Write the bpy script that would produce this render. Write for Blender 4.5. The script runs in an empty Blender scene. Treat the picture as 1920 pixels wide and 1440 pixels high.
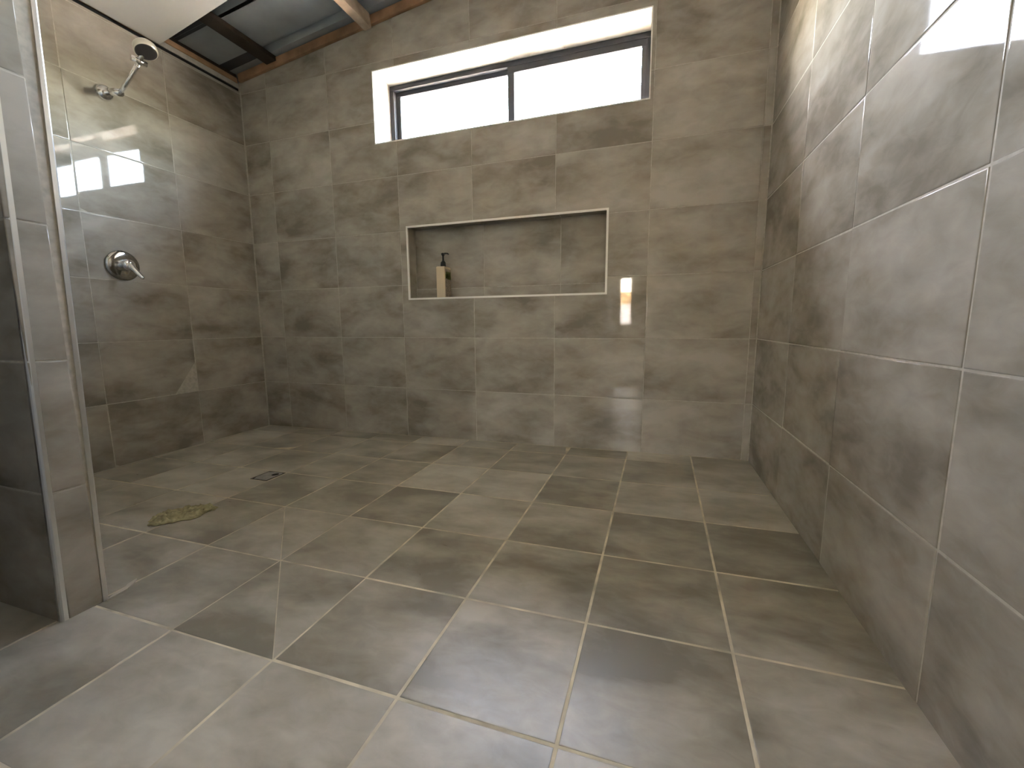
import bpy, bmesh, math, random
from mathutils import Vector, Matrix, noise
random.seed(7)
C = bpy.context.scene.collection
S = bpy.context.scene

# ------------------------------------------------------------------ camera
W = 2.9444                      # width of the back wall (x = 0 left corner, y = 0 back wall, camera at negative y)
cam = bpy.data.cameras.new('camera'); cam.sensor_width = 36.0; cam.lens = 36.0 * 805.2 / 1920.0
cam.clip_start = 0.02
co = bpy.data.objects.new('camera', cam); C.objects.link(co); S.camera = co
def rotm(rx, ry, rz):
    return Matrix.Rotation(rz, 3, 'Z') @ Matrix.Rotation(rx, 3, 'X') @ Matrix.Rotation(ry, 3, 'Y')
_R = rotm(-0.1392, 0.0070, 0.3302)
_r, _f, _u = _R.col[0], _R.col[1], _R.col[2]
co.matrix_world = Matrix(((_r.x, _u.x, -_f.x, 2.5285), (_r.y, _u.y, -_f.y, -2.1996), (_r.z, _u.z, -_f.z, 0.6421), (0, 0, 0, 1)))

# ------------------------------------------------------------------ world, sun, exposure
S.view_settings.view_transform = 'Standard'; S.view_settings.look = 'None'
S.view_settings.gamma = 1.0; S.view_settings.use_curve_mapping = False
S.view_settings.exposure = 1.58
S.cycles.use_denoising = True
S.cycles.max_bounces = 14; S.cycles.diffuse_bounces = 8; S.cycles.glossy_bounces = 6
S.cycles.transparent_max_bounces = 12
S.cycles.caustics_reflective = False; S.cycles.caustics_refractive = False
S.cycles.sample_clamp_indirect = 12.0
wd = bpy.data.worlds.new('sky'); S.world = wd; wd.use_nodes = True
nt = wd.node_tree; nt.nodes.clear()
wo = nt.nodes.new('ShaderNodeOutputWorld'); bg = nt.nodes.new('ShaderNodeBackground')
sky = nt.nodes.new('ShaderNodeTexSky'); sky.sky_type = 'NISHITA'; sky.sun_disc = False
sky.sun_elevation = math.radians(52); sky.sun_rotation = math.radians(246)
sky.air_density = 1.0; sky.dust_density = 4.0; sky.ozone_density = 1.0
bg.inputs['Strength'].default_value = 20.0
tint = nt.nodes.new('ShaderNodeMix'); tint.data_type = 'RGBA'; tint.blend_type = 'MULTIPLY'; tint.inputs[0].default_value = 1.0
tint.inputs[7].default_value = (1.0, .775, .625, 1)      # the photograph's white balance
nt.links.new(sky.outputs[0], tint.inputs[6]); nt.links.new(tint.outputs[2], bg.inputs['Color']); nt.links.new(bg.outputs[0], wo.inputs['Surface'])
sun = bpy.data.lights.new('sun', 'SUN'); sun.energy = 30.0; sun.angle = 0.01; sun.color = (1.0, 0.93, 0.82)
so = bpy.data.objects.new('sun', sun); C.objects.link(so)
so.rotation_euler = Vector((0.562, 0.250, -0.788)).to_track_quat('-Z', 'Y').to_euler()
def portal(loc, dirv, sx, sy):
    l = bpy.data.lights.new('sky_portal', 'AREA'); l.shape = 'RECTANGLE'; l.size = sx; l.size_y = sy
    l.cycles.is_portal = True
    o = bpy.data.objects.new('sky_portal', l); C.objects.link(o); o.location = loc
    o.rotation_euler = Vector(dirv).to_track_quat('-Z', 'Y').to_euler()
portal((1.7075, 0.26, 1.84), (0, -1, 0), 1.60, 0.50)
portal((1.912, -6.2, 1.03), (0, 1, 0), .26, .90); portal((3.65, -6.2, 1.525), (0, 1, 0), .50, .19)

# ------------------------------------------------------------------ materials
def mat(name):
    m = bpy.data.materials.new(name); m.use_nodes = True
    n = m.node_tree; n.nodes.clear()
    out = n.nodes.new('ShaderNodeOutputMaterial'); b = n.nodes.new('ShaderNodeBsdfPrincipled')
    n.links.new(b.outputs[0], out.inputs['Surface'])
    return m, n, b
def plain(name, col, rough=0.5, metal=0.0, nscale=0, namp=0.0, bump=0.0):
    m, n, b = mat(name)
    b.inputs['Base Color'].default_value = (*col, 1); b.inputs['Roughness'].default_value = rough
    b.inputs['Metallic'].default_value = metal
    if nscale:
        tc = n.nodes.new('ShaderNodeTexCoord'); nz = n.nodes.new('ShaderNodeTexNoise')
        nz.inputs['Scale'].default_value = nscale; nz.inputs['Detail'].default_value = 5
        n.links.new(tc.outputs['Object'], nz.inputs['Vector'])
        r = n.nodes.new('ShaderNodeValToRGB')
        r.color_ramp.elements[0].position = 0.3; r.color_ramp.elements[1].position = 0.7
        r.color_ramp.elements[0].color = (*[c * (1 - namp) for c in col], 1)
        r.color_ramp.elements[1].color = (*[min(1, c * (1 + namp)) for c in col], 1)
        n.links.new(nz.outputs['Fac'], r.inputs[0]); n.links.new(r.outputs[0], b.inputs['Base Color'])
        if bump:
            bp = n.nodes.new('ShaderNodeBump'); bp.inputs['Strength'].default_value = bump; bp.inputs['Distance'].default_value = 0.002
            n.links.new(nz.outputs['Fac'], bp.inputs['Height']); n.links.new(bp.outputs[0], b.inputs['Normal'])
    return m
def tile_mat(name, dark, mid, light, rough, spread, sx=1.0, sy=1.0, ior=1.5, wave=0.02):
    """concrete-look glazed tile: cloudy print, different on each tile, nearly mirror-flat glaze"""
    m, n, b = mat(name); L = n.links.new
    tc = n.nodes.new('ShaderNodeTexCoord'); oi = n.nodes.new('ShaderNodeObjectInfo')
    mp = n.nodes.new('ShaderNodeMapping'); mp.inputs['Scale'].default_value = (sx, sy, 1)
    L(tc.outputs['Object'], mp.inputs['Vector'])
    off = n.nodes.new('ShaderNodeVectorMath'); off.operation = 'MULTIPLY'; off.inputs[1].default_value = (37.0, 91.0, 53.0)
    cb = n.nodes.new('ShaderNodeCombineXYZ')
    for k in range(3): L(oi.outputs['Random'], cb.inputs[k])
    L(cb.outputs[0], off.inputs[0])
    ad = n.nodes.new('ShaderNodeVectorMath'); ad.operation = 'ADD'
    L(mp.outputs[0], ad.inputs[0]); L(off.outputs[0], ad.inputs[1])
    n1 = n.nodes.new('ShaderNodeTexNoise'); n1.inputs['Scale'].default_value = 4.2; n1.inputs['Detail'].default_value = 3.5
    n1.inputs['Roughness'].default_value = 0.52; n1.inputs['Distortion'].default_value = 0.35
    n2 = n.nodes.new('ShaderNodeTexNoise'); n2.inputs['Scale'].default_value = 19; n2.inputs['Detail'].default_value = 5
    n2.inputs['Roughness'].default_value = 0.6; n2.inputs['Distortion'].default_value = 0.6
    L(ad.outputs[0], n1.inputs['Vector']); L(ad.outputs[0], n2.inputs['Vector'])
    mx = n.nodes.new('ShaderNodeMix'); mx.data_type = 'FLOAT'; mx.inputs[0].default_value = 0.22
    L(n1.outputs['Fac'], mx.inputs[2]); L(n2.outputs['Fac'], mx.inputs[3])
    tv = n.nodes.new('ShaderNodeMath'); tv.operation = 'MULTIPLY_ADD'; tv.inputs[1].default_value = spread; tv.inputs[2].default_value = -spread / 2
    L(oi.outputs['Random'], tv.inputs[0])
    sm = n.nodes.new('ShaderNodeMath'); sm.operation = 'ADD'; L(mx.outputs[0], sm.inputs[0]); L(tv.outputs[0], sm.inputs[1])
    r = n.nodes.new('ShaderNodeValToRGB'); e = r.color_ramp.elements
    e[0].position = 0.35; e[0].color = (*dark, 1); e[1].position = 0.67; e[1].color = (*light, 1)
    k = e.new(0.5); k.color = (*mid, 1)
    L(sm.outputs[0], r.inputs[0]); L(r.outputs[0], b.inputs['Base Color'])
    rr = n.nodes.new('ShaderNodeMath'); rr.operation = 'MULTIPLY_ADD'; rr.inputs[1].default_value = rough * 0.6; rr.inputs[2].default_value = rough * 0.7
    L(n2.outputs['Fac'], rr.inputs[0]); L(rr.outputs[0], b.inputs['Roughness'])
    b.inputs['IOR'].default_value = ior
    n3 = n.nodes.new('ShaderNodeTexNoise'); n3.inputs['Scale'].default_value = 5; n3.inputs['Detail'].default_value = 1
    L(ad.outputs[0], n3.inputs['Vector'])
    bp = n.nodes.new('ShaderNodeBump'); bp.inputs['Strength'].default_value = wave; bp.inputs['Distance'].default_value = 0.01
    L(n3.outputs['Fac'], bp.inputs['Height']); L(bp.outputs[0], b.inputs['Normal'])
    return m
M = {}
M['wall_tile'] = tile_mat('wall_tile_glaze', (.23, .207, .168), (.36, .333, .285), (.475, .447, .395), 0.035, 0.07, 0.75, 1.4, 1.38, 0.02)
M['floor_tile'] = tile_mat('floor_tile_glaze', (.205, .188, .145), (.345, .32, .258), (.51, .482, .412), 0.32, 0.16, 0.85, 1.5, 1.55, 0.02)
M['wall_grout'] = plain('wall_grout', (.46, .43, .37), .85, 0, 60, .15)
M['floor_grout'] = plain('floor_grout', (.62, .57, .44), .9, 0, 14, .3, .2)
M['plaster'] = plain('plasterboard', (.90, .885, .85), .85, 0, 3, .03)
M['packing'] = plain('packing_strip_paint', (.5, .48, .43), .8, 0, 20, .2)
M['render'] = plain('grey_render', (.30, .28, .25), .8, 0, 4, .15)
M['hall'] = plain('hall_paint', (.72, .68, .6), .8, 0, 3, .05)
M['timber'] = plain('pine_timber', (.38, .23, .13), .7, 0, 9, .35, .1)
M['joist'] = plain('weathered_pine', (.34, .26, .18), .75, 0, 12, .35, .1)
M['dark_timber'] = plain('dark_stained_timber', (.032, .021, .013), .8, 0, 9, .3)  # shade of the roof void put into the timber colour
M['sarking'] = plain('dark_sarking', (.03, .031, .034), .6, 0, 5, .5)  # near-black colour stands for the unlit left roof void
M['dark_timber_metal'] = plain('tarnished_metal', (.09, .082, .075), .5, .3)  # dark colour paints the shaded gap round the drain cover
M['sheet'] = plain('zinc_sheet', (.30, .325, .34), .45, .2, 6, .15)
M['trim'] = plain('satin_aluminium', (.78, .78, .76), .28, .85)
M['trimw'] = plain('pale_aluminium', (.90, .89, .85), .35, .0)
M['chrome'] = plain('chrome', (.82, .82, .84), .05, 1.0)
M['dim_chrome'] = plain('dim_chrome', (.42, .42, .41), .08, 1.0)  # chrome darkened in colour to paint a dark room reflection
M['darkgrey'] = plain('spray_face_rubber', (.045, .042, .045), .5)
M['frame'] = plain('charcoal_aluminium', (.022, .024, .03), .85, .0)
M['black'] = plain('black_plastic', (.012, .014, .014), .3)
M['cream'] = plain('cream_plastic', (.66, .56, .40), .4)
M['label'] = plain('brown_label_print', (.38, .31, .24), .5, 0, 160, .5)
M['green'] = plain('green_label_print', (.12, .16, .025), .5, 0, 120, .5)
M['rag'] = plain('olive_cloth', (.35, .325, .19), .95, 0, 60, .35, .3)
M['steel'] = plain('dull_steel', (.34, .325, .32), .45, .4, 40, .2)
M['void'] = plain('drain_shadow', (.01, .01, .01), .9)  # painted black for shade in the wall-top gap and drain hole
M['sealant'] = plain('joint_sealant', (.50, .465, .39), .6)
M['concrete'] = plain('pale_concrete', (.55, .52, .46), .9, 0, 2, .1)
M['paling'] = plain('tan_timber', (.55, .36, .16), .8, 0, 7, .3)
M['white_wall'] = plain('white_render', (.75, .73, .70), .8)
M['door'] = plain('white_door_paint', (.7, .68, .63), .5)
# thin window pane: clear sheet with its mirror reflection
gm = bpy.data.materials.new('window_pane'); gm.use_nodes = True; n = gm.node_tree; n.nodes.clear()
o_ = n.nodes.new('ShaderNodeOutputMaterial'); mixs = n.nodes.new('ShaderNodeMixShader')
tr = n.nodes.new('ShaderNodeBsdfTransparent'); gl = n.nodes.new('ShaderNodeBsdfGlossy'); fr = n.nodes.new('ShaderNodeFresnel')
tr.inputs[0].default_value = (.90, .93, .92, 1); gl.inputs['Roughness'].default_value = .02
geo = n.nodes.new('ShaderNodeNewGeometry'); ix = n.nodes.new('ShaderNodeMath'); ix.operation = 'MULTIPLY_ADD'
ix.inputs[1].default_value = 1 / 1.5 - 1.5; ix.inputs[2].default_value = 1.5      # same Fresnel on both faces of the thin sheet
n.links.new(geo.outputs['Backfacing'], ix.inputs[0]); n.links.new(ix.outputs[0], fr.inputs['IOR'])
n.links.new(fr.outputs[0], mixs.inputs[0]); n.links.new(tr.outputs[0], mixs.inputs[1]); n.links.new(gl.outputs[0], mixs.inputs[2])
n.links.new(mixs.outputs[0], o_.inputs['Surface']); M['glass'] = gm

# ------------------------------------------------------------------ mesh helpers
def link(name, me, m, parent=None, mw=None, kind=None, smooth=False):
    o = bpy.data.objects.new(name, me); C.objects.link(o)
    if m and not me.materials: me.materials.append(m)
    if parent: o.parent = parent
    if mw is not None: o.matrix_basis = mw if parent is None else parent_world(parent).inverted() @ mw
    if kind: o['kind'] = kind
    if smooth:
        for p in me.polygons: p.use_smooth = True
    return o
_pw = {}
def parent_world(p):
    m = p.matrix_basis.copy()
    while p.parent: p = p.parent; m = p.matrix_basis @ m
    return m
def bmobj(name, bm, m, parent=None, mw=None, kind=None, smooth=False):
    me = bpy.data.meshes.new(name); bmesh.ops.recalc_face_normals(bm, faces=bm.faces)
    bm.to_mesh(me); bm.free()
    return link(name, me, m, parent, mw, kind, smooth)
def empty(name, loc=(0, 0, 0), kind=None):
    o = bpy.data.objects.new(name, None); C.objects.link(o); o.location = loc; o.empty_display_size = .05
    if kind: o['kind'] = kind
    return o
def tag(o, label, cat): o['label'] = label; o['category'] = cat; return o
def add_box(bm, lo, hi, bev=0):
    lo, hi = Vector(lo), Vector(hi)
    r = bmesh.ops.create_cube(bm, size=1.0); vs = r['verts']
    for v in vs: v.co = Vector((lo[i] + (v.co[i] + .5) * (hi[i] - lo[i]) for i in range(3)))
    if bev:
        es = list({e for v in vs for e in v.link_edges})
        bmesh.ops.bevel(bm, geom=es, offset=bev, segments=2, affect='EDGES', profile=.5)
def box(name, lo, hi, m, parent=None, kind=None, bev=0, mw=None):
    bm = bmesh.new(); add_box(bm, lo, hi, bev); return bmobj(name, bm, m, parent, mw, kind)
def prism(name, pts, z0, z1, m, parent=None, mw=None, kind=None):
    """polygon pts (u,v) extruded from z0 to z1 along n"""
    bm = bmesh.new(); a = [bm.verts.new((p[0], p[1], z0)) for p in pts]; b = [bm.verts.new((p[0], p[1], z1)) for p in pts]
    bm.faces.new(a[::-1]); bm.faces.new(b); k = len(pts)
    for i in range(k): bm.faces.new((a[i], a[(i + 1) % k], b[(i + 1) % k], b[i]))
    return bmobj(name, bm, m, parent, mw, kind)
def lathe(bm, prof, mw=Matrix(), seg=28):
    rings = []
    for r, z in prof:
        if r < 1e-6: rings.append([bm.verts.new(mw @ Vector((0, 0, z)))])
        else: rings.append([bm.verts.new(mw @ Vector((r * math.cos(2 * math.pi * i / seg), r * math.sin(2 * math.pi * i / seg), z))) for i in range(seg)])
    for a, b in zip(rings, rings[1:]):
        for i in range(seg):
            j = (i + 1) % seg
            if len(a) == 1 and len(b) == 1: continue
            if len(a) == 1: bm.faces.new((a[0], b[j], b[i]))
            elif len(b) == 1: bm.faces.new((a[i], a[j], b[0]))
            else: bm.faces.new((a[i], a[j], b[j], b[i]))
def tube(bm, pts, rads, seg=14, cap=True):
    pts = [Vector(p) for p in pts]; prev = None; rings = []
    for i, p in enumerate(pts):
        t = (pts[min(i + 1, len(pts) - 1)] - pts[max(i - 1, 0)]).normalized()
        if prev is None:
            a = t.orthogonal().normalized()
        else:
            a = (prev - t * prev.dot(t)).normalized()
        prev = a; b = t.cross(a); r = rads[i] if isinstance(rads, (list, tuple)) else rads
        rings.append([bm.verts.new(p + (a * math.cos(2 * math.pi * k / seg) + b * math.sin(2 * math.pi * k / seg)) * r) for k in range(seg)])
    for a, b in zip(rings, rings[1:]):
        for k in range(seg): bm.faces.new((a[k], a[(k + 1) % seg], b[(k + 1) % seg], b[k]))
    if cap: bm.faces.new(rings[0][::-1]); bm.faces.new(rings[-1])
def frame_m(origin, u, v):
    u = Vector(u).normalized(); v = Vector(v); nn = u.cross(v).normalized(); v = nn.cross(u)
    m = Matrix((u, v, nn)).transposed().to_4x4(); m.translation = Vector(origin); return m

# ------------------------------------------------------------------ tiles
def poly_inset(pts, d):
    k = len(pts); out = []
    for i in range(k):
        p0, p, p1 = Vector(pts[i - 1]), Vector(pts[i]), Vector(pts[(i + 1) % k])
        e0 = (p - p0).normalized(); e1 = (p1 - p).normalized()
        n0 = Vector((-e0.y, e0.x)); n1 = Vector((-e1.y, e1.x))
        den = 1 + n0.dot(n1)
        out.append(p + (n0 + n1) * (d / den))
    return out
_tile_cache = {}
def tile_mesh(pts, th, bev):
    """tile of thickness th, face at n = 0, cushioned edge of radius bev; pts counter-clockwise around the tile's own centre"""
    key = (tuple((round(p[0], 4), round(p[1], 4)) for p in pts), th, bev)
    if key in _tile_cache: return _tile_cache[key]
    rings = [(0, -th), (0, -bev), (bev * .13, -bev * .5), (bev * .5, -bev * .13), (bev, 0), (bev + .002, 0)]
    V, F = [], []; k = len(pts)
    for d, z in rings:
        for p in (poly_inset(pts, d) if d else [Vector(q) for q in pts]): V.append((p.x, p.y, z))
    for r in range(len(rings) - 1):
        for i in range(k):
            j = (i + 1) % k; F.append((r * k + i, r * k + j, (r + 1) * k + j, (r + 1) * k + i))
    F.append(tuple((len(rings) - 1) * k + i for i in range(k)))
    me = bpy.data.meshes.new('tile'); me.from_pydata(V, [], F); me.update()
    for p in me.polygons: p.use_smooth = True
    _tile_cache[key] = me; return me
def clip(pts, a, b, c):
    """keep a*u + b*v <= c"""
    out = []
    for i in range(len(pts)):
        p, q = pts[i], pts[(i + 1) % len(pts)]
        dp, dq = a * p[0] + b * p[1] - c, a * q[0] + b * q[1] - c
        if dp <= 0: out.append(p)
        if (dp < 0) != (dq < 0):
            t = dp / (dp - dq); out.append((p[0] + t * (q[0] - p[0]), p[1] + t * (q[1] - p[1])))
    return out
def cut_rect(r, h):
    """rectangle r minus rectangle h -> list of polygons (strips or one L)"""
    x0, z0, x1, z1 = r; a0, b0, a1, b1 = max(x0, h[0]), max(z0, h[1]), min(x1, h[2]), min(z1, h[3])
    R = lambda a, b, c, d: [(a, b), (c, b), (c, d), (a, d)]
    if a0 >= a1 - .001 or b0 >= b1 - .001: return [R(x0, z0, x1, z1)]
    e = 1e-4; fl, frr, fb, ft = a0 <= x0 + e, a1 >= x1 - e, b0 <= z0 + e, b1 >= z1 - e
    out = []
    if fl and frr:
        if not fb: out.append(R(x0, z0, x1, b0))
        if not ft: out.append(R(x0, b1, x1, z1))
        return out
    if fb and ft:
        if not fl: out.append(R(x0, z0, a0, z1))
        if not frr: out.append(R(a1, z0, x1, z1))
        return out
    if frr and ft: return [[(x0, z0), (x1, z0), (x1, b0), (a0, b0), (a0, z1), (x0, z1)]]
    if frr and fb: return [[(x0, z0), (a0, z0), (a0, b1), (x1, b1), (x1, z1), (x0, z1)]]
    if fl and ft: return [[(x0, z0), (x1, z0), (x1, z1), (a1, z1), (a1, b0), (x0, b0)]]
    if fl and fb: return [[(a1, z0), (x1, z0), (x1, z1), (x0, z1), (x0, b1), (a1, b1)]]
    return [R(x0, z0, x1, z1)]
def put_tile(F, pts, parent, m, th=.004, bev=.0018, gap=.0015, tilt=.0022, lift=.0006):
    pts = poly_inset(pts, gap)
    xs = [p[0] for p in pts]; ys = [p[1] for p in pts]; cx, cy = (min(xs) + max(xs)) / 2, (min(ys) + max(ys)) / 2
    if max(xs) - min(xs) < .008 or max(ys) - min(ys) < .008: return
    me = tile_mesh([(p[0] - cx, p[1] - cy) for p in pts], th, bev)
    L = F @ Matrix.Translation((cx, cy, random.uniform(-lift, lift)))
    L = L @ Matrix.Rotation(random.gauss(0, tilt), 4, 'X') @ Matrix.Rotation(random.gauss(0, tilt), 4, 'Y')
    return link('tile', me, m, parent, L)

# ------------------------------------------------------------------ setting: shell
FZX, FZY = -0.0127, 0.0119
def fz(x, y): return FZX * (W - x) + FZY * y
TOP0, SL = 2.097, 0.122                           # raking ceiling: underside height at x = 0 and its slope
J = [0.267 + .3 * k for k in range(9)]            # horizontal joints above the floor
rows = [-.06] + J
TW = .4518; BX = [.203 + TW * i for i in range(7)]
WIN = (.971, 1.650, 2.444, 2.025); NIC = (1.150, .785, 2.272, 1.190)
T = .0014                                          # tile face stands this far off the substrate

NY = .090
# back wall: substrate with the two openings, built as one solid of boxes
bm = bmesh.new()
y0, y1 = T, .21
def bk(xa, za, xb, zb, ya=y0, yb=y1): add_box(bm, (xa, ya, za), (xb, yb, zb))
bk(-.2, -.4, NIC[0] - .0015, 1.35); bk(NIC[2] + .0015, -.4, 4.8, 1.35); bk(NIC[0] - .0015, -.4, NIC[2] + .0015, NIC[1] - .0015); bk(NIC[0] - .0015, NIC[3] + .0015, NIC[2] + .0015, 1.35)
bk(NIC[0] - .0015, NIC[1] - .0015, NIC[2] + .0015, NIC[3] + .0015, NY + .0015)
bk(-.2, 1.35, WIN[0] - .0015, 2.10); bk(WIN[2] + .0015, 1.35, 4.8, 2.10); bk(WIN[0] - .0015, 1.35, WIN[2] + .0015, WIN[1] - .0015); bk(WIN[0] - .0015, WIN[3] + .0015, WIN[2] + .0015, 2.10)
bmobj('wall_back', bm, M['wall_grout'], kind='structure'); wall_back = C.objects['wall_back']
prism('wall_upper', [(-.2, 2.10), (4.8, 2.10), (4.8, 2.135 + SL * 4.8 - .03), (-.2, 2.10)][:3] + [(-.2, 2.105)], -y1, -y0, M['wall_grout'], wall_back, frame_m((0, 0, 0), (1, 0, 0), (0, 0, 1)))
prism('wall_upper', [(-.2, 2.08), (4.8, 2.08), (4.8, 3.00), (-.2, 2.39)], -y1, -.06, M['wall_grout'], wall_back, frame_m((0, 0, 0), (1, 0, 0), (0, 0, 1)))
FB = frame_m((0, 0, 0), (1, 0, 0), (0, 0, 1))     # u = x, v = z, face towards -y
cols = [.004] + BX + [W - .002]
for i in range(len(cols) - 1):
    for k in range(len(rows) - 1):
        for pts in cut_rect((cols[i], rows[k], cols[i + 1], rows[k + 1]), WIN):
            base = pts
            lst = [base]
            if len(base) == 4: lst = cut_rect((base[0][0], base[0][1], base[2][0], base[2][1]), NIC)
            for p in lst:
                p = clip(p, -.120, 1, 2.132)
                if len(p) >= 3: put_tile(FB, p, wall_back, M['wall_tile'], tilt=.0016)
# niche lining
FN = frame_m((0, NY, 0), (1, 0, 0), (0, 0, 1))
nc = [NIC[0], 1.582, 2.020, NIC[2]]
for a, b in zip(nc, nc[1:]):
    put_tile(FN, [(a, NIC[1]), (b, NIC[1]), (b, .848), (a, .848)], wall_back, M['wall_tile'])
    put_tile(FN, [(a, .848), (b, .848), (b, NIC[3]), (a, NIC[3])], wall_back, M['wall_tile'])
    put_tile(frame_m((0, 0, NIC[3]), (1, 0, 0), (0, -1, 0)), [(a, -NY), (b, -NY), (b, -.002), (a, -.002)], wall_back, M['wall_tile'])
    put_tile(frame_m((0, 0, NIC[1]), (1, 0, 0), (0, 1, 0)), [(a, .002), (b, .002), (b, NY), (a, NY)], wall_back, M['wall_tile'])
put_tile(frame_m((NIC[0], 0, 0), (0, 1, 0), (0, 0, 1)), [(.002, NIC[1]), (NY, NIC[1]), (NY, NIC[3]), (.002, NIC[3])], wall_back, M['wall_tile'])
put_tile(frame_m((NIC[2], 0, 0), (0, -1, 0), (0, 0, 1)), [(-NY, NIC[1]), (-.002, NIC[1]), (-.002, NIC[3]), (-NY, NIC[3])], wall_back, M['wall_tile'])
def edge_ring(rect, w, ya, yb, m, parent):
    x0, z0, x1, z1 = rect; F = frame_m((0, 0, 0), (1, 0, 0), (0, 0, 1))
    for pts in ([(x0, z0), (x1, z0), (x1 - w, z0 + w), (x0 + w, z0 + w)], [(x1, z0), (x1, z1), (x1 - w, z1 - w), (x1 - w, z0 + w)],
                [(x1, z1), (x0, z1), (x0 + w, z1 - w), (x1 - w, z1 - w)], [(x0, z1), (x0, z0), (x0 + w, z0 + w), (x0 + w, z1 - w)]):
        o = prism('edge_trim', pts, ya, yb, m, parent, F); o['label'] = 'pale aluminium edge trim'
edge_ring((NIC[0] - .002, NIC[1] - .002, NIC[2] + .002, NIC[3] + .002), .010, -.006, .003, M['trimw'], wall_back)

# left wall
bm = bmesh.new(); add_box(bm, (-.15, -6.2, -.4), (-T, y1, 2.078)); add_box(bm, (-.30, -6.2, -.4), (-.13, y1, 2.40)); wall_left = bmobj('wall_left', bm, M['wall_grout'], kind='structure')
FL = frame_m((0, 0, 0), (0, 1, 0), (0, 0, 1))     # u = y, v = z, face towards +x
lj = [-2.75, -2.223, -1.780, -1.337, -.894, -.4509, -.003]
for a, b in zip(lj, lj[1:]):
    for k in range(8):
        r = [(a, rows[k]), (b, rows[k]), (b, min(rows[k + 1], 2.082)), (a, min(rows[k + 1], 2.082))]
        put_tile(FL, r, wall_left, M['wall_tile'], tilt=.003)

# right wall, opening out very slightly towards the camera
RA = .0225; ru = Vector((RA, -1, 0)).normalized()
FR = frame_m((W, 0, 0), ru, (0, 0, 1))            # u runs towards the camera, face towards -x
fr_ = FR.col[2]
bm = bmesh.new(); add_box(bm, (-.22, -.4, -.15), (2.42, 2.75, -T)); wall_right = bmobj('wall_right', bm, M['wall_grout'], mw=FR, kind='structure')
rj = [.003, .469, .896, 1.346, 1.796, 2.246, 2.42]
for a, b in zip(rj, rj[1:]):
    for k in range(len(rows) - 1):
        put_tile(FR, [(a, rows[k]), (b, rows[k]), (b, rows[k + 1]), (a, rows[k + 1])], wall_right, M['wall_tile'], gap=.0019, bev=.0022, tilt=.0022)

# floor: sloping grout bed with every tile laid on it
FF = frame_m((W, 0, 0), (1, 0, -FZX), (0, 1, FZY))      # u = x - W, v = y
bm = bmesh.new(); add_box(bm, (-W - .2, -6.2, -.2), (1.95, .21, -.0007)); floor = bmobj('floor', bm, M['floor_grout'], mw=FF, kind='structure')
FS = .2955
dx = [.045] + [-.2518 - FS * k for k in range(10)] + [-W]
cy = [-.003] + [-.1341 - FS * k for k in range(9)]
for i in range(len(dx) - 1):
    xb, xa = dx[i], dx[i + 1]
    if xb - xa < .02: continue
    for k in range(len(cy) - 1):
        yb, ya = cy[k], cy[k + 1]
        if i == 0 and k == 0: continue
        if i == 0 and k == 1: yb = cy[0]
        r = [(xa, ya), (xb, ya), (xb, yb), (xa, yb)]
        opt = dict(gap=.0030, bev=.0010, tilt=.0010, lift=.0004)
        if (i, k) in ((5, 4), (4, 5)):
            put_tile(FF, [(xa, ya), (xb, ya), (xa, yb)], floor, M['floor_tile'], **dict(opt, gap=.0008))
            put_tile(FF, [(xb, ya), (xb, yb), (xa, yb)], floor, M['floor_tile'], **dict(opt, gap=.0008))
        elif (i, k) == (7, 3):
            r2 = [(xa, ya), (xb, ya), (xb, yb - .112), (xb - .102, yb - .112), (xb - .102, yb), (xa, yb)]
            put_tile(FF, r2, floor, M['floor_tile'], **opt)
        else:
            put_tile(FF, r, floor, M['floor_tile'], **opt)
prism('grout_smear', [(1.240, -1.590), (1.237, -1.545), (1.222, -1.520), (1.206, -1.505), (1.212, -1.53), (1.222, -1.54), (1.228, -1.572)][::1], -.0008, .0035, M['sealant'], floor, frame_m((0, 0, FZX * W), (1, 0, -FZX), (0, 1, FZY)))
# sealant beads along the wall bases and in the corners
def bead(name, a, b, r=.004):
    bm = bmesh.new(); tube(bm, [a, b], r, 8); bmobj(name, bm, M['sealant'], floor)
bead('sealant_bead', (W - .002, -.002, fz(W, 0)), (W + RA * 2.4 - .002, -2.4, fz(W, -2.4)), .006)
bead('sealant_bead', (.002, -.002, fz(0, 0) + .001), (W, -.002, .001))
bead('sealant_bead', (.002, -.002, fz(0, 0)), (.002, -1.58, fz(0, -1.58)))

# partition (short tiled wall in front of the shower), slightly out of plumb
LEAN = .021
PX, PYB, PYF = 1.234, -1.582, -1.673
FP = frame_m((PX, 0, 0), (0, 1, 0), (0, LEAN, 1))       # end face: u = y, v = height
bm = bmesh.new(); add_box(bm, (-1.234, PYF + T, -.1), (0, PYB - T, 2.25))
for v in bm.verts: v.co = Vector((v.co.x - (T if v.co.x > -.5 else 0), v.co.y + LEAN * v.co.z, v.co.z))
wall_part = bmobj('wall_partition', bm, M['wall_grout'], mw=Matrix.Translation((PX, 0, 0)), kind='structure')
prw = [-.1] + J[:7]
for a, b in zip(prw, prw[1:]):
    put_tile(FP, [(PYF + .011, a), (PYB - .010, a), (PYB - .010, b), (PYF + .011, b)], wall_part, M['wall_tile'], tilt=.002)
FPN = frame_m((0, PYF, 0), (1, 0, 0), (0, LEAN, 1))     # near face, towards the camera
FPF = frame_m((0, PYB, 0), (-1, 0, 0), (0, LEAN, 1))    # far face, towards the shower
for xa, xb in ((.80, 1.222), (.36, .80), (.004, .36)):
    for a, b in zip(prw, prw[1:]):
        put_tile(FPN, [(xa, a), (xb, a), (xb, b), (xa, b)], wall_part, M['wall_tile'])
        put_tile(FPF, [(-xb, a), (-xa, a), (-xa, b), (-xb, b)], wall_part, M['wall_tile'])
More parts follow.
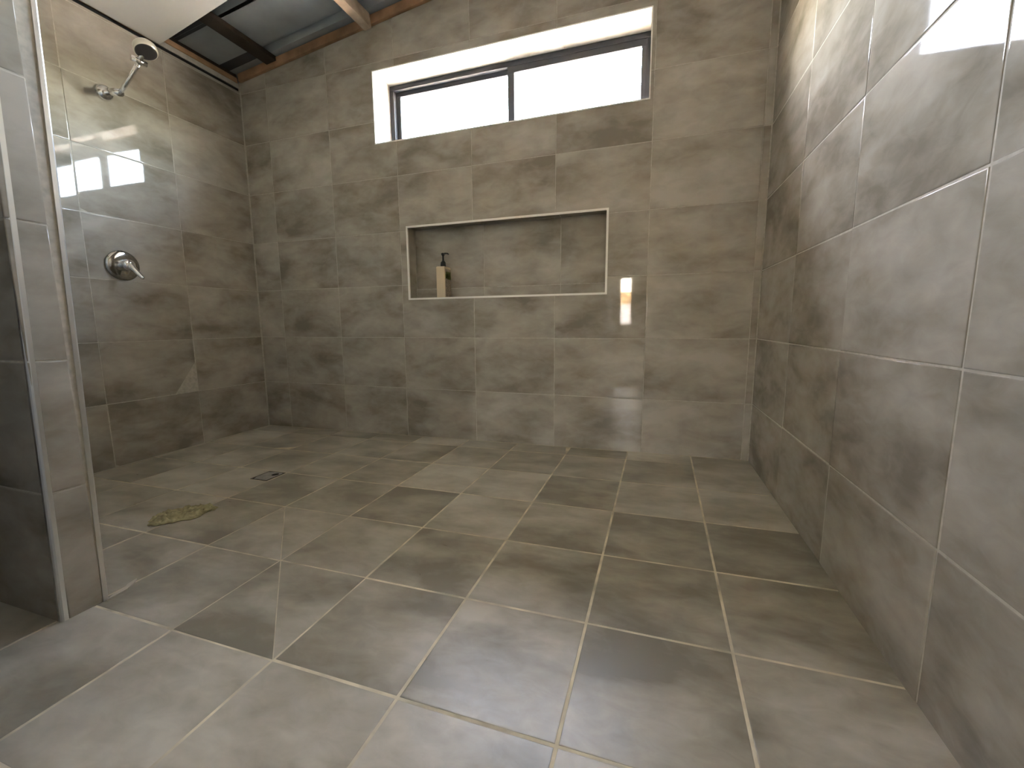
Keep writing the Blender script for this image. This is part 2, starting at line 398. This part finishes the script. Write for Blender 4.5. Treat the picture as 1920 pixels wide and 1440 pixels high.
for yy, sgn in ((PYB, -1), (PYF, 1)):
    bm = bmesh.new()
    prof = [(0, 0)] + [(-.011 + .011 * math.cos(t), sgn * (.011 - .011 * math.sin(t))) for t in [math.pi / 2 * q / 6 for q in range(7)]]
    prof = [(.0012, sgn * .012), (.0012, sgn * .004), (-.0015, sgn * .0008), (-.005, -sgn * .0012), (-.012, -sgn * .0012), (-.012, sgn * .012)]
    lo = [bm.verts.new((PX + p[0], yy + p[1] + LEAN * -.05, -.05)) for p in prof]; hi = [bm.verts.new((PX + p[0], yy + p[1] + LEAN * 2.1, 2.1)) for p in prof]
    bm.faces.new(lo); bm.faces.new(hi)
    for q in range(len(prof)): bm.faces.new((lo[q], lo[(q + 1) % len(prof)], hi[(q + 1) % len(prof)], hi[q]))
    o = bmobj('edge_trim', bm, M['trim'], wall_part, mw=Matrix()); o['label'] = 'bright metal corner trim'
bead2 = bmesh.new(); tube(bead2, [(PX + .001, PYF - .004, fz(PX, PYF)), (PX + .001, PYB + .004, fz(PX, PYB))], .005, 8); bmobj('sealant_bead', bead2, M['sealant'], floor)

# ------------------------------------------------------------------ window
win = empty('window_1', ((WIN[0] + WIN[2]) / 2, .17, WIN[1]), 'structure')
def at(name, lo, hi, m, parent, bev=0): # world-space box as a child
    bm = bmesh.new(); add_box(bm, lo, hi, bev); pw = parent_world(parent)
    for v in bm.verts: v.co = pw.inverted() @ v.co
    return bmobj(name, bm, m, parent)
RY = .160
for pts, o_, u_, v_ in ((None, (0, 0, WIN[3]), (1, 0, 0), (0, -1, 0)), (None, (0, 0, WIN[1]), (1, 0, 0), (0, 1, 0))):
    s = -1 if v_[1] < 0 else 1
    xx = [WIN[0], 1.107, 1.558, 2.010, WIN[2]]
    for a, b in zip(xx, xx[1:]):
        p = [(a, -RY), (b, -RY), (b, -.001), (a, -.001)] if s < 0 else [(a, .001), (b, .001), (b, RY), (a, RY)]
        put_tile(frame_m(o_, u_, v_), p, wall_back, M['wall_tile'])
for za, zb in ((WIN[1], 1.767), (1.767, WIN[3])):
    put_tile(frame_m((WIN[0], 0, 0), (0, 1, 0), (0, 0, 1)), [(.001, za), (RY, za), (RY, zb), (.001, zb)], wall_back, M['wall_tile'])
    put_tile(frame_m((WIN[2], 0, 0), (0, -1, 0), (0, 0, 1)), [(-RY, za), (-.001, za), (-.001, zb), (-RY, zb)], wall_back, M['wall_tile'])
edge_ring((WIN[0] - .003, WIN[1] - .003, WIN[2] + .003, WIN[3] + .003), .006, -.004, .002, M['trimw'], wall_back)
fx0, fx1, fz0_, fz1_ = WIN[0] + .002, WIN[2] - .002, WIN[1] + .002, WIN[3] - .002
bm = bmesh.new(); fw = .026
for lo, hi in (((fx0, RY, fz0_), (fx1, .235, fz0_ + fw)), ((fx0, RY, fz1_ - fw), (fx1, .235, fz1_)), ((fx0, RY, fz0_ + fw), (fx0 + fw, .235, fz1_ - fw)), ((fx1 - fw, RY, fz0_ + fw), (fx1, .235, fz1_ - fw))):
    add_box(bm, lo, hi, .0015)
pw = parent_world(win)
for v in bm.verts: v.co = pw.inverted() @ v.co
bmobj('window_frame', bm, M['frame'], win)
def sash(xa, xb, ya, yb, sl, sr, st=.030):
    za, zb = fz0_ + fw - .006, fz1_ - fw + .006; bm = bmesh.new()
    for lo, hi in (((xa, ya, za), (xb, yb, za + .03)), ((xa, ya, zb - st), (xb, yb, zb)), ((xa, ya, za + .03), (xa + sl, yb, zb - st)), ((xb - sr, ya, za + .03), (xb, yb, zb - st))):
        add_box(bm, lo, hi, .0015)
    for v in bm.verts: v.co = pw.inverted() @ v.co
    s_ = bmobj('sash', bm, M['frame'], win)
    at('glass_pane', (xa + sl - .004, (ya + yb) / 2 - .002, za + .026), (xb - sr + .004, (ya + yb) / 2 + .002, zb - st + .004), M['glass'], s_)
sash(fx0 + fw - .004, 1.742, .188, .208, .030, .036, .030)
sash(1.706, fx1 - fw + .004, .164, .184, .036, .026, .036)
# ------------------------------------------------------------------ ceiling, roof
slope = frame_m((0, 0, TOP0), (1, 0, SL), (0, 1, 0))    # u up the slope, v = y, n = upwards
ce = prism('ceiling', [(.002, -6.1), (4.75, -6.1), (4.75, -.46 - .064 * 4.75), (.002, -.459)], 0, .010, M['plaster'], mw=slope, kind='structure')
k_ = [(0.03, -.044), (4.75, -.044), (4.75, -.006), (0.03, -.006)]
FBt = frame_m((0, -.004, 0), (1, 0, SL), (0, 0, 1))
def bar(name, lo, hi, m, parent, bev=.002):
    bm = bmesh.new(); add_box(bm, lo, hi, bev); return bmobj(name, bm, m, parent, mw=slope)
roof = prism('roof', [(-.4, -6.4), (5.0, -6.4), (5.0, .5), (-.4, .5)], .30, .32, M['render'], mw=slope, kind='structure')
bar('wall_batten', (.01, -.012, .036), (4.75, .05, .082), M['timber'], roof)
bar('top_plate', (-.10, -6.1, .036), (-.004, -.004, .066), M['timber'], roof); bar('blocking', (-.10, -6.1, .066), (-.008, -.004, .088), M['dark_timber'], roof)  # blocking wears the timber colour darkened for shade
bar('gap_membrane', (-.12, -6.1, -.020), (-.008, -.006, .003), M['void'], roof, 0)  # added strip, black as the shade inside the wall-top gap
bar('sarking_sheet', (-.12, -6.1, .0885), (.235, -.003, .0905), M['sarking'], roof, 0)  # added sheet, coloured dark as shade left of the first joist
pk = bar('packing_strip', (-.11, -.458, .004), (-.004, -.002, .033), M['packing'], roof, .001); pk['label'] = 'pale packing strip under the orange timber'
for xa in (.27, .955, 1.62, 2.28, 2.94, 3.6, 4.26):
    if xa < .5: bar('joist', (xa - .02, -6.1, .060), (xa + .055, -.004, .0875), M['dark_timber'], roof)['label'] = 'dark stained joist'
    else: bar('joist', (xa, -6.1, .0115), (xa + .045, -.013, .086), M['joist'], roof)
# ribbed sheets on top of the joists; the ribs run up the slope
def sheet(ya, yb):
    prof = []; y = ya
    while y < yb - .001:
        prof += [(y, .088), (y + .235, .088), (y + .252, .118), (y + .283, .118), (y + .300, .088)]; y += .32
    bm = bmesh.new()
    a = [bm.verts.new((-.15, p[0], p[1])) for p in prof]; b = [bm.verts.new((4.85, p[0], p[1])) for p in prof]
    a2 = [bm.verts.new((-.15, p[0], p[1] + .0015)) for p in prof]; b2 = [bm.verts.new((4.85, p[0], p[1] + .0015)) for p in prof]
    for i in range(len(prof) - 1):
        bm.faces.new((a[i], a[i + 1], b[i + 1], b[i])); bm.faces.new((a2[i], b2[i], b2[i + 1], a2[i + 1]))
    for q in (0, -1): bm.faces.new((a[q], b[q], b2[q], a2[q]))
    return bmobj('roof_sheet', bm, M['sheet'], roof, mw=slope)
sheet(-.345, .29); sheet(-1.305, -.348); sheet(-2.265, -1.308)

# ------------------------------------------------------------------ rest of the house behind the camera, plus a light-blocking wall
box('wall_rear', (0, -2.95, -.3), (1.66, -2.06, 2.5), M['render'], kind='structure')  # unseen wall added to keep hall light off the partition's near face
box('wall_hall_left', (1.55, -6.1, -.3), (1.70, -2.95, 2.75), M['hall'], kind='structure')
box('wall_hall_near', (W + RA * 2.42 + .012, -2.42, -.3), (4.6, -2.27, 3.05), M['hall'], kind='structure')
box('wall_hall_right', (4.45, -6.2, -.3), (4.6, -2.27, 3.05), M['hall'], kind='structure')
R6 = [(1.790, .59, 2.034, 1.475), (3.41, 1.44, 3.89, 1.61)]
bm = bmesh.new(); xs = [1.55, 1.790, 2.034, 3.41, 3.89, 4.6]
for i in range(5):
    if i in (1, 3):
        h = R6[0] if i == 1 else R6[1]
        add_box(bm, (xs[i], -6.2, -.3), (xs[i + 1], -6.05, h[1])); add_box(bm, (xs[i], -6.2, h[3]), (xs[i + 1], -6.05, 3.05))
    else: add_box(bm, (xs[i], -6.2, -.3), (xs[i + 1], -6.05, 3.05))
bmobj('wall_hall_end', bm, M['hall'], kind='structure')
for i, h in enumerate(R6):
    w_ = empty('window_%d' % (i + 2), ((h[0] + h[2]) / 2, -6.12, h[1]), 'structure')
    bm = bmesh.new(); q = parent_world(w_).inverted()
    for lo, hi in (((h[0], -6.15, h[1]), (h[2], -6.09, h[1] + .03)), ((h[0], -6.15, h[3] - .03), (h[2], -6.09, h[3])), ((h[0], -6.15, h[1]), (h[0] + .03, -6.09, h[3])), ((h[2] - .03, -6.15, h[1]), (h[2], -6.09, h[3]))): add_box(bm, lo, hi)
    for v in bm.verts: v.co = q @ v.co
    bmobj('window_frame', bm, M['frame'], w_)
    at('glass_pane', (h[0] + .02, -6.124, h[1] + .02), (h[2] - .02, -6.118, h[3] - .02), M['glass'], w_)
yard = box('wall_yard', (-6, -9.2, -.36), (12, -9.0, 1.09), M['white_wall'], kind='structure')
box('fence_rail', (-6, -9.15, 1.09), (12, -9.05, 1.41), M['paling'], yard)
box('ground', (-30, -40, -.36), (40, 40, -.30), M['concrete'], kind='structure')

# ------------------------------------------------------------------ shower head
sh = tag(empty('wall_shower', (0, -.74, 1.735)), 'chrome wall shower arm with round dark-faced rose below the ceiling edge', 'shower')
def w2l(o, bm):
    q = parent_world(o).inverted()
    for v in bm.verts: v.co = q @ v.co
RX = Matrix.Rotation(math.pi / 2, 4, 'Y')
bm = bmesh.new(); lathe(bm, [(0, 0), (.035, 0), (.0355, .005), (.033, .015), (.026, .024), (.015, .030), (0, .032)], Matrix.Translation((0, -.74, 1.735)) @ RX); w2l(sh, bm)
bmobj('wall_flange', bm, M['chrome'], sh, smooth=True)
bm = bmesh.new(); tube(bm, [(.02, -.74, 1.735), (.07, -.74, 1.728), (.118, -.74, 1.716)], [.017, .016, .0155], 16); w2l(sh, bm)
bmobj('elbow', bm, M['chrome'], sh, smooth=True)
bm = bmesh.new(); tube(bm, [(.108, -.74, 1.712), (.16, -.74, 1.745), (.262, -.74, 1.812)], .0095, 14); w2l(sh, bm)
bmobj('arm', bm, M['chrome'], sh, smooth=True)
bm = bmesh.new(); tube(bm, [(.262, -.768, 1.824), (.266, -.740, 1.822), (.270, -.712, 1.820)], [.0125, .0135, .0125], 16); w2l(sh, bm)
tube(bm, [w for w in [parent_world(sh).inverted() @ Vector(p) for p in ((.266, -.74, 1.822), (.285, -.735, 1.850), (.30, -.73, 1.872))]], .011, 12)
bmobj('swivel_bracket', bm, M['chrome'], sh, smooth=True)
nrm = Vector((.40, -.12, -.91)).normalized()
Mr = Matrix.Translation((.312, -.735, 1.853)) @ nrm.to_track_quat('Z', 'Y').to_matrix().to_4x4()
bm = bmesh.new(); lathe(bm, [(.040, .0), (.0435, -.003), (.045, -.010), (.044, -.026), (.036, -.038), (.018, -.046), (0, -.048)], Mr, 36); w2l(sh, bm)
rose = bmobj('rose', bm, M['cream'], sh, smooth=True); rose.data.materials[0] = plain('pale_chrome_rose', (.72, .70, .62), .3, .5)
bm = bmesh.new(); lathe(bm, [(0, .003), (.030, .003), (.038, .002), (.0412, -.002), (.041, -.006)], Mr, 36); w2l(sh, bm)
bmobj('spray_face', bm, M['darkgrey'], rose, smooth=True)['label'] = 'dark grey spray face'

# ------------------------------------------------------------------ mixer
mx = tag(empty('shower_mixer', (0, -.755, .940)), 'round chrome mixer tap with single lever on the left tiled wall', 'tap')
Mm = Matrix.Translation((0, -.755, .940)) @ RX
bm = bmesh.new(); lathe(bm, [(0, 0), (.072, 0), (.073, .004), (.071, .009), (.062, .013), (.034, .015), (0, .015)], Mm, 40); w2l(mx, bm)
bmobj('wall_plate', bm, M['dim_chrome'], mx, smooth=True)
bm = bmesh.new(); lathe(bm, [(.027, .012), (.027, .05), (.025, .058), (.018, .064), (0, .066)], Mm, 28); w2l(mx, bm)
bmobj('mixer_body', bm, M['chrome'], mx, smooth=True)
bm = bmesh.new(); tube(bm, [(.040, -.752, .948), (.060, -.752, .935), (.085, -.748, .910), (.116, -.742, .878), (.121, -.741, .873)], [.017, .016, .0115, .0085, .004], 16); w2l(mx, bm)
bmobj('lever', bm, M['chrome'], mx, smooth=True)

# ------------------------------------------------------------------ pump bottle
bx, by, bz = 1.352, .046, NIC[1] + .0006
bo = tag(empty('pump_bottle', (bx, by, bz)), 'cream pump bottle with black pump and green label standing in the wall niche', 'bottle')
bm = bmesh.new(); add_box(bm, (-.027, -.040, 0), (.027, .040, .178), 0)
bmesh.ops.bevel(bm, geom=[e for e in bm.edges], offset=.006, segments=3, affect='EDGES', profile=.5)
bmobj('body', bm, M['cream'], bo, smooth=False)
bm = bmesh.new(); add_box(bm, (.0272, -.034, .010), (.0278, .034, .165), 0); lb = bmobj('label', bm, M['label'], bo); lb['label'] = 'brown printed side label'
bm = bmesh.new()
for (ya, yb, za, zb) in ((-.030, .010, .112, .138), (-.024, .032, .118, .150), (-.010, .034, .108, .128)): add_box(bm, (.0278, ya, za), (.0283, yb, zb))
bmobj('green_print', bm, M['green'], lb)['label'] = 'green print on the label'
bm = bmesh.new(); lathe(bm, [(0, .177), (.0155, .177), (.0160, .190), (.0150, .203), (.009, .209), (.0075, .214), (0, .214)], seg=24); bmobj('collar', bm, M['black'], bo, smooth=True)
bm = bmesh.new(); lathe(bm, [(0, .212), (.0048, .212), (.0048, .236), (.010, .246), (.0115, .252), (.009, .255), (0, .2555)], seg=20)
tube(bm, [(0, 0, .250), (.018, -.006, .2515), (.034, -.011, .2495), (.041, -.013, .2440)], [.0062, .0052, .0042, .0036], 10)
bmobj('pump_head', bm, M['black'], bo, smooth=True)

# ------------------------------------------------------------------ floor drain
d7, c3 = W - .2518 - FS * 6, -.1341 - FS * 2
dr = tag(empty('floor_drain', (d7 - .053, c3 - .058, fz(d7 - .05, c3 - .05))), 'square grey metal drain plate set into the shower floor corner of a dark tile', 'drain')
dr.rotation_euler = (math.atan(FZY), math.atan(FZX) , 0)
bm = bmesh.new()
for lo, hi in (((-.048, -.052, -.006), (.048, -.047, .0012)), ((-.048, .047, -.006), (.048, .052, .0012)), ((-.048, -.047, -.006), (-.043, .047, .0012)), ((.043, -.047, -.006), (.048, .047, .0012))): add_box(bm, lo, hi, .0005)
bmobj('drain_frame', bm, M['dark_timber_metal'], dr)['label'] = 'dark tarnished rim'
bm = bmesh.new(); hx, hy, hr = .018, .022, .016; seg = 20; z1 = .0009
circ_t = [bm.verts.new((hx + hr * math.cos(2 * math.pi * i / seg), hy + hr * math.sin(2 * math.pi * i / seg), z1)) for i in range(seg)]
circ_b = [bm.verts.new((v.co.x, v.co.y, .0001)) for v in circ_t]
sq = []
for i in range(seg):
    a = 2 * math.pi * i / seg; cx_, cy_ = math.cos(a), math.sin(a)
    tx = ((.042 if cx_ > 0 else -.042) - hx) / cx_ if abs(cx_) > 1e-6 else 1e9
    ty = ((.046 if cy_ > 0 else -.046) - hy) / cy_ if abs(cy_) > 1e-6 else 1e9
    t = min(tx, ty); sq.append(bm.verts.new((hx + t * cx_, hy + t * cy_, z1)))
for i in range(seg):
    j = (i + 1) % seg
    bm.faces.new((circ_t[i], circ_t[j], sq[j], sq[i])); bm.faces.new((circ_t[j], circ_t[i], circ_b[i], circ_b[j]))
gp = bmobj('grate_plate', bm, M['steel'], dr); gp['label'] = 'dull steel cover with a finger hole'
bm = bmesh.new(); add_box(bm, (-.042, -.046, -.004), (.042, .046, .0001)); bmobj('sump', bm, M['void'], dr)['label'] = 'black hollow under the cover'  # solid block coloured black as the shade seen through the finger hole

# ------------------------------------------------------------------ crumpled rag
rg = bmesh.new(); NX, NYg = 54, 36
ax = Vector((.118, .150, 0)); L_ = ax.length; axn = ax.normalized(); ay = Vector((-axn.y, axn.x, 0))
cx_, cy_ = .914, -1.185
grid = []
for i in range(NX + 1):
    rowv = []
    for j in range(NYg + 1):
        s = i / NX * 2 - 1; t = j / NYg * 2 - 1
        hw = .060 * (1 - .80 * max(0, s) ** 1.6) * (1 - .35 * max(0, -s) ** 3)
        p0 = Vector((s * 3.1, t * 1.8, 3.7))
        wob = noise.noise(p0 * .9) * .022
        a = s * .100 + noise.noise(p0 * 1.3 + Vector((5, 0, 0))) * .012
        b = t * (hw + wob) + noise.noise(p0 * 1.1 + Vector((0, 9, 0))) * .008
        ridge = max(0, 1 - abs(noise.noise(Vector((s * 2.0 + t * .8, t * 2.6 - s * .6, 1.3)))) * 3.0) * .014 + max(0, 1 - abs(noise.noise(Vector((s * 4.2 + 3, t * 4.8, 8.1)))) * 3.5) * .008
        edge = max(abs(s), abs(t)); fall = 1 - max(0, (edge - .6) / .4) ** 1.5
        h = .001 + fall * (ridge + .001 + max(0, noise.noise(Vector((s * 1.4 + 7, t * 1.6, 2)))) * .012)
        P_ = Vector((cx_, cy_, 0)) + axn * a + ay * b
        rowv.append(rg.verts.new((P_.x, P_.y, fz(P_.x, P_.y) + .0012 + max(.0005, h))))
    grid.append(rowv)
for i in range(NX):
    for j in range(NYg): rg.faces.new((grid[i][j], grid[i + 1][j], grid[i + 1][j + 1], grid[i][j + 1]))
for v in rg.verts: v.co -= Vector((cx_, cy_, fz(cx_, cy_)))
rag = bmobj('cleaning_rag', rg, M['rag'], smooth=True); rag.location = (cx_, cy_, fz(cx_, cy_))
tag(rag, 'crumpled olive cleaning rag lying on the shower floor tiles', 'rag')
sd = rag.modifiers.new('thickness', 'SOLIDIFY'); sd.thickness = .002; sd.offset = -1
